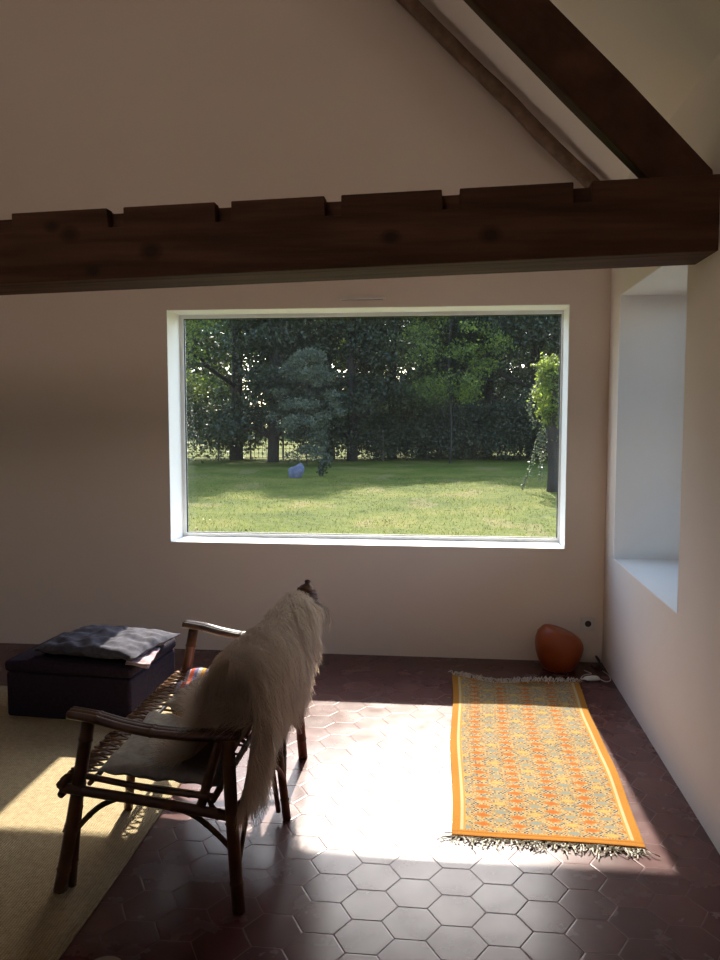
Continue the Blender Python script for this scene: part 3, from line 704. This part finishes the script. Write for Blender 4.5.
# conical straw hat hooked on the far corner of the settee back
HX, HY, HZ = -0.606, 3.40, 0.752
hat = thing('straw_hat', 'pointed brown straw hat with frayed brim hooked on settee corner', 'hat', (HX, HY, HZ))
w = MB(); ax = Vector((0.10, 0.25, 0.96)).normalized(); sx = ax.cross(Vector((0, 1, 0))).normalized(); sy = ax.cross(sx)
w2 = MB(); n = 24; prof_h = [(0.068, -0.060), (0.058, -0.050), (0.054, -0.036), (0.049, -0.020), (0.040, 0.0), (0.028, 0.016), (0.012, 0.026), (0.010, 0.031), (0.014, 0.036), (0.011, 0.043), (0.001, 0.046)]
vs = []
for r, z in prof_h:
    for k in range(n):
        a = 2 * math.pi * k / n; rr = r * (1 + 0.05 * math.sin(k * 5 + z * 300)); vs.append(Vector((HX, HY, HZ)) + ax * z + sx * rr * math.cos(a) + sy * rr * math.sin(a))
w2.add(vs, [(i * n + k, i * n + (k + 1) % n, (i + 1) * n + (k + 1) % n, (i + 1) * n + k) for i in range(len(prof_h) - 1) for k in range(n)], True)
for zz, rr in ((-0.045, 0.057), (-0.03, 0.053), (-0.012, 0.046), (0.004, 0.038)):
    w2.tube([Vector((HX, HY, HZ)) + ax * zz + sx * rr * math.cos(a * 0.2618 * 1) + sy * rr * math.sin(a * 0.2618) for a in range(25)], 0.003, 6)
w2.build('woven_crown', brown_straw, hat)
w3 = MB()
for k in range(150):
    a = rng.random() * 6.28; p0 = Vector((HX, HY, HZ)) + ax * -0.045 + sx * 0.058 * math.cos(a) + sy * 0.058 * math.sin(a)
    out = (sx * math.cos(a) + sy * math.sin(a)); L = 0.07 + 0.05 * rng.random()
    if out.y < -0.3: L *= 0.5
    sp = 0.4 + 1.0 * rng.random(); p1 = p0 + out * 0.030 * sp + Vector((0.008 * sp, 0, -L * 0.35)); p2 = p1 + out * 0.008 + Vector((rng.normal(0, .006), rng.normal(0, .006), -L * 0.75))
    w3.tube(catmull([p0, p1, p2], 4), 0.0010, 4, cap=False)
w3.build('frayed_brim', straw_mat, hat)

# ------------------------------------------------------------------ orange pot, adapter, cables, bowl
pot = thing('orange_pot', 'round squat orange pot with a slanting top standing on the floor by the back wall', 'pot', (0.655, 4.825, 0))
pr_out = [(0.0, 0.0), (0.074, 0.0), (0.088, 0.006), (0.106, 0.030), (0.124, 0.070), (0.136, 0.110), (0.141, 0.145), (0.138, 0.180), (0.126, 0.212), (0.102, 0.234), (0.086, 0.241)]
pr_lid = [(0.086, 0.241), (0.060, 0.247), (0.030, 0.249), (0.0, 0.249)]
def tlt(x, z): return -max(0, z - 0.10) * 0.30 * max(-0.45, x / 0.14 + 0.1)
MB().lathe(pr_out, (0.655, 4.825, 0), 48, tlt).build('pot_body', orange_mat, pot)
MB().lathe(pr_lid, (0.655, 4.825, 0), 48, tlt).build('slanted_top', orange_mat, pot)
ad = thing('power_adapter', 'small white oval power adapter on the tiles near the right corner', 'adapter', (0.815, 4.625, 0))
o = cushion_mb(0.815, 4.625, 0.014, 0.085, 0.045, 0.028, 0.25, 2, pinch=0, wr=0, n=16).build('adapter_body', white_plastic, ad)
def cable(pts, r, label, m):
    w = MB().tube(catmull(pts, 8), r, 6); o = w.build('cable', m, loc=pts[0]); tag(o, label, 'cable')
cable([(0.855, 4.632, 0.012), (0.885, 4.600, 0.006), (0.918, 4.63, 0.006), (0.925, 4.72, 0.005), (0.905, 4.80, 0.005)], 0.003, 'white cable looping from the adapter along the foot of the right wall', white_plastic)
cable([(0.774, 4.613, 0.012), (0.76, 4.66, 0.005), (0.79, 4.715, 0.005), (0.83, 4.74, 0.005), (0.80, 4.80, 0.005)], 0.003, 'white cable running from the adapter back behind the orange pot', white_plastic)
cable([(0.86, 4.93, 0.006), (0.88, 4.86, 0.006), (0.905, 4.90, 0.03), (0.89, 4.94, 0.05), (0.915, 4.95, 0.006), (0.91, 4.82, 0.006)], 0.006, 'black cable coiled on the floor in the right corner', dark_plastic)
bw = MB(); bc = (-0.900, 1.962, 0)
bw.lathe([(0.0, 0.004), (0.022, 0.0), (0.026, 0.004), (0.044, 0.022), (0.050, 0.036), (0.0495, 0.0375), (0.047, 0.036), (0.040, 0.024), (0.020, 0.008), (0.0, 0.008)], bc, 32)
tag(bw.build('bowl', bowl_mat, loc=bc), 'small pale bowl on the dark tiles at the bottom edge of the photo', 'bowl')

# ------------------------------------------------------------------ garden
GZ = -0.15
def gh(x, y): return GZ + 0.05 * noise.noise(Vector((x * 0.15, y * 0.15, 0))) + 0.02 * noise.noise(Vector((x * 0.8, y * 0.8, 3)))
w = MB(); xs = np.linspace(-60, 60, 120); ys = np.concatenate([np.linspace(5.34, 35, 90), np.linspace(36, 140, 40)])
w.add([(x, y, gh(x, y)) for y in ys for x in xs], [(j * 120 + i, j * 120 + i + 1, (j + 1) * 120 + i + 1, (j + 1) * 120 + i) for j in range(len(ys) - 1) for i in range(119)], True)
st(w, 'ground', lawn_mat)
# grass blades on the part of the lawn nearest the house
NB = 45000; Bx = rng.uniform(-7, 5, NB); By = rng.uniform(8.5, 22, NB) ; V = np.zeros((NB, 4, 3))
for k in range(NB):
    x, y = Bx[k], By[k]; z = gh(x, y); a = rng.random() * 3.14; hgt = 0.012 + 0.022 * rng.random(); ww = 0.003 + 0.006 * rng.random(); l = rng.normal(0, 0.02, 2)
    c, s = math.cos(a) * ww, math.sin(a) * ww
    V[k] = [(x - c, y - s, z - .01), (x + c, y + s, z - .01), (x + c * .2 + l[0], y + s * .2 + l[1], z + hgt), (x - c * .2 + l[0], y - s * .2 + l[1], z + hgt)]
tag(quads_mesh('grass', V, grass_mat), 'short sunlit grass covering the lawn outside the window', 'grass', kind='stuff')

def leaf_cloud(blobs, n, size, hollow=0.35):
    wts = np.array([b[3] * b[4] * b[5] for b in blobs]) ** 0.67; wts /= wts.sum()
    idx = rng.choice(len(blobs), n, p=wts); B = np.array(blobs)[idx]
    d = rng.normal(size=(n, 3)); d /= np.linalg.norm(d, axis=1)[:, None]
    r = (hollow + (1 - hollow) * rng.random(n)) ** 0.5; r *= 1 + 0.26 * rng.normal(size=n)
    c = B[:, :3] + d * B[:, 3:6] * r[:, None]
    a = rng.normal(size=(n, 3)); a /= np.linalg.norm(a, axis=1)[:, None]
    b = np.cross(a, rng.normal(size=(n, 3))); b /= np.linalg.norm(b, axis=1)[:, None]
    s = size * (0.6 + 0.8 * rng.random(n))[:, None]
    return np.stack([c - a * s, c - b * s * 0.55, c + a * s, c + b * s * 0.55], axis=1)
def tree_mesh(name, h, rad, base, leafm, n, size, seed, nb=26, cone=False, trunk_r=0.16, lean=0.0, brs=1.0):
    r_ = np.random.default_rng(seed); blobs = []
    for k in range(nb):
        t = r_.random(); z = base + (h - base) * t
        R = rad * ((1 - t) * 0.95 + 0.08 if cone else math.sin(math.pi * min(1, 0.18 + t * 0.80)) ** 0.7)
        a = r_.random() * 6.28; rr = R * math.sqrt(r_.random()) * 0.85; br = (0.28 + 0.3 * r_.random()) * rad * (0.75 if cone else 1) * brs
        blobs.append((rr * math.cos(a) + lean * z, rr * math.sin(a), z, br, br, br * (0.45 if cone else 0.62)))
    cr = quads_mesh('crown', leaf_cloud(blobs, n, size), leafm); cm = cr.data; bpy.data.objects.remove(cr)
    w = MB(); w.tube([(lean * z + 0.06 * math.sin(z * 1.3 + seed), 0.05 * math.cos(z + seed), z) for z in np.linspace(-0.1, h * 0.86, 9)], list(np.linspace(trunk_r, trunk_r * 0.25, 9)), 9)
    for k, b in enumerate(blobs[::3]):
        z0 = max(base * 0.7, b[2] - 1.1); w.tube(catmull([(lean * z0, 0, z0), (b[0] * 0.5 + lean * z0 * .5, b[1] * 0.5, z0 + 0.5), (b[0], b[1], b[2])], 3), [0.05 * trunk_r / .16] * 6 + [0.02], 5)
    me = bpy.data.meshes.new('trunk'); me.from_pydata(w.v, [], w.f); me.polygons.foreach_set('use_smooth', w.sm); me.materials.append(bark_mat)
    return cm, me
KINDS = {
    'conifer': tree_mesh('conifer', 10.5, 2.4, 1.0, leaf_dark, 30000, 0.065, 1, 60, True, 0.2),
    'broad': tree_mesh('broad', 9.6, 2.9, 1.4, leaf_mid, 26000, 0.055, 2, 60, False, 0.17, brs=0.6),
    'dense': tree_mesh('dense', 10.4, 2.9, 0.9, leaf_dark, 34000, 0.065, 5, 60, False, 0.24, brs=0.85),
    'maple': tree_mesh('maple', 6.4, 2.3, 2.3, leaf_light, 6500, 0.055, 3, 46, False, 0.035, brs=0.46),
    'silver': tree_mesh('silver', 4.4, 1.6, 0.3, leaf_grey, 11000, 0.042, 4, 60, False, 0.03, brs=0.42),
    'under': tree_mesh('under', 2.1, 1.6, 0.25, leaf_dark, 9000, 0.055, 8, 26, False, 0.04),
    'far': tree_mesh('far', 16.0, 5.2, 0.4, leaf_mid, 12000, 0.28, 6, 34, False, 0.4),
}
def tree(kind, x, y, s, rz, name, label, cat='tree', group=None, sz=1.0):
    cm, tm = KINDS[kind]; t_ = thing(name, label, cat, (x, y, gh(x, y)), group, rz); t_.scale = (s, s, s * sz)
    for nm, me in (('crown', cm), ('trunk', tm)):
        o = bpy.data.objects.new(nm, me); col.objects.link(o); o.parent = t_
FT = 'trees along the far edge of the lawn'
front = [
 ('broad', -11.4, 28.0, 1.15, 0.3, 'broadleaf_tree', 'tall loose green tree at the far left edge of the window view'),
 ('dense', -7.9, 29.8, 1.12, 1.2, 'broadleaf_tree', 'dark dense tree second from the left edge of the window view'),
 ('conifer', -6.2, 28.4, 1.08, 2.2, 'conifer_tree', 'dark conifer with a thick trunk, left of the silvery small tree'),
 ('dense', -4.6, 30.6, 1.05, 4.0, 'broadleaf_tree', 'dense dark tree directly behind the silvery small tree'),
 ('conifer', -3.6, 29.8, 1.05, 0.9, 'conifer_tree', 'dark conifer just right of the silvery small tree'),
 ('broad', -2.2, 31.6, 1.05, 5.1, 'broadleaf_tree', 'mid-green tree in the centre of the window view'),
 ('dense', -1.1, 33.0, 1.0, 2.9, 'broadleaf_tree', 'dark tree just left of the sunlit maple'),
 ('conifer', 1.6, 34.0, 1.15, 3.3, 'conifer_tree', 'dark conifer standing behind and right of the sunlit maple'),
 ('dense', 3.3, 32.5, 1.1, 0.1, 'broadleaf_tree', 'dense dark tree behind the ivy-covered column'),
 ('dense', 0.3, 35.5, 1.1, 1.7, 'broadleaf_tree', 'dark shaded tree directly behind the sunlit maple'),
 ('conifer', 5.3, 31.5, 1.0, 4.4, 'conifer_tree', 'dark conifer beyond the right edge of the window view'),
]
for k, x, y, s, rz, nm, lb in front: tree(k, x, y, s, rz, nm, lb, group=FT)
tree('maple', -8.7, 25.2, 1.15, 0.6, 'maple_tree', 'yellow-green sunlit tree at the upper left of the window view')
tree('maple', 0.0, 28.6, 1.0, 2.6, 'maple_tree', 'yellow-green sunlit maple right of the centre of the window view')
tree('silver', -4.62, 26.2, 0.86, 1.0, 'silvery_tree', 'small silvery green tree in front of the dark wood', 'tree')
for i, (x, y, s, lb) in enumerate([(-0.9, 31.0, 0.9, 'left of the maple trunk'), (0.9, 31.5, 0.9, 'right of the maple trunk'), (2.7, 31.0, 0.95, 'left of the ivy-covered column'), (-2.7, 30.8, 0.8, 'near the middle of the wood edge'), (4.6, 29.8, 1.0, 'beyond the ivy-covered column')]):
    tree('under', x, y, s, i * 1.3, 'shrub', 'dark low shrub at the wood edge ' + lb, 'shrub', 'shrubs at the edge of the wood')
for i in range(13):
    x = -46 + i * 6.2; tree('far', x + rng.normal(0, 1), 74 + rng.normal(0, 3), 1.0 + 0.1 * rng.random(), i * 1.1, 'distant_tree', 'distant tree in the far wood beyond the sunny field', 'tree', 'distant trees beyond the field')

# wire fence under the trees at the left
fen = thing('wire_fence', 'thin dark wire fence between trunks at the left edge of the wood', 'fence', (-6.5, 30.0, gh(-6.5, 30)))
for k in range(8):
    x = -11.2 + k * 1.25; w = MB().tube([(x, 30.0, gh(x, 30) - .05), (x, 30.0, gh(x, 30) + 1.15)], 0.035, 7); w.build('post', post_mat, fen)
w = MB()
for k in range(7):
    z = 0.1 + k * 0.16; w.tube([(-11.2, 30, GZ + z), (-7, 30, GZ + z - .02), (-2.45, 30, GZ + z)], 0.008, 4)
for k in range(58):
    x = -11.2 + k * 0.15; w.tube([(x, 30, GZ + .06), (x, 30, GZ + 1.08)], 0.008, 4)
w.build('mesh_wire', wire_mat, fen)

# stone and dead plant on the lawn
w = MB(); n = 20; vs = []
for j in range(n + 1):
    for i in range(n):
        th = math.pi * j / n; ph = 2 * math.pi * i / n; d = Vector((math.sin(th) * math.cos(ph), math.sin(th) * math.sin(ph), math.cos(th)))
        k = 1 + 0.28 * noise.noise(d * 1.6 + Vector((4, 1, 2))); vs.append((-4.05 + d.x * 0.21 * k + 0.06 * d.z, 21.3 + d.y * 0.2 * k, gh(-4.05, 21.3) + 0.14 + d.z * 0.23 * k))
w.add(vs, [(j * n + i, j * n + (i + 1) % n, (j + 1) * n + (i + 1) % n, (j + 1) * n + i) for j in range(n) for i in range(n)], True)
tag(w.build('boulder', stone_mat, loc=(-4.05, 21.3, GZ)), 'blue-grey boulder standing alone on the shaded lawn', 'boulder')
pb = thing('seedling', 'low dark leafy plant growing on the lawn right of the boulder', 'plant', (-3.45, 21.8, gh(-3.45, 21.8)))
blobs = [(0, 0, 0.16, 0.12, 0.12, 0.14), (0.14, 0, 0.30, 0.12, 0.1, 0.10), (0.02, 0, 0.36, 0.1, 0.1, 0.1), (0.22, 0, 0.44, 0.09, 0.1, 0.08)]
quads_mesh('foliage', leaf_cloud(blobs, 260, 0.045), leaf_dark, pb)
w = MB().tube([(-3.45, 21.8, GZ - .05), (-3.40, 21.8, GZ + 0.25), (-3.25, 21.8, GZ + 0.46)], 0.012, 5); w.build('stem', bark_mat, pb)

# ivy-covered column at the right of the window view
iv = thing('ivy_column', 'ivy-covered trunk with trailing strands at the right of the window view', 'climbing plant', (2.10, 17.9, gh(2.1, 17.9)))
w = MB().tube([(2.24 + 0.03 * math.sin(z * 3), 17.9, GZ - 0.05 + z) for z in np.linspace(0, 2.7, 10)], [0.15] * 5 + [0.13] * 5, 12); w.build('trunk', bark_mat, iv)
blobs = [(0.30, 0, 2.45, 0.42, 0.4, 0.42), (-0.05, 0, 2.65, 0.25, 0.3, 0.25), (-0.08, 0, 2.1, 0.24, 0.3, 0.40), (0.45, 0, 1.95, 0.4, 0.4, 0.5), (0.10, 0, 1.70, 0.32, 0.3, 0.32), (0.45, 0, 1.35, 0.3, 0.3, 0.5), (0.35, 0.0, 0.8, 0.2, 0.2, 0.7)]
quads_mesh('foliage', leaf_cloud(blobs, 5200, 0.042), leaf_light, iv)
def strand(pts):
    P = catmull([(a - 0.40, 17.75 + 0.03 * math.sin(b * 5), b) for a, b in pts], 6); w = MB(); w.tube(P, 0.006, 5); L = w.build('trailing_strand', bark_mat, iv)
    V = []
    for p in P:
        for s_i in range(5):
            a = Vector(rng.normal(size=3)).normalized(); b = a.cross(Vector(rng.normal(size=3))).normalized(); c = p + Vector(rng.normal(0, 0.035, 3)); s = 0.032
            V.append([tuple(c - a * s), tuple(c - b * s * .6), tuple(c + a * s), tuple(c + b * s * .6)])
    A = np.array(V) - np.array(iv.location); lo = quads_mesh('strand_leaves', A, leaf_grey, L)
strand([(2.33, 2.25), (2.18, 2.05), (2.10, 1.75), (2.12, 1.50), (2.28, 1.25)])
strand([(2.40, 1.25), (2.25, 0.95), (2.20, 0.60), (2.08, 0.25), (1.97, -0.08)])
strand([(2.45, 1.15), (2.42, 0.80), (2.36, 0.45), (2.35, 0.1)])
strand([(2.30, 1.10), (2.38, 0.95), (2.25, 0.75), (2.42, 0.6)])
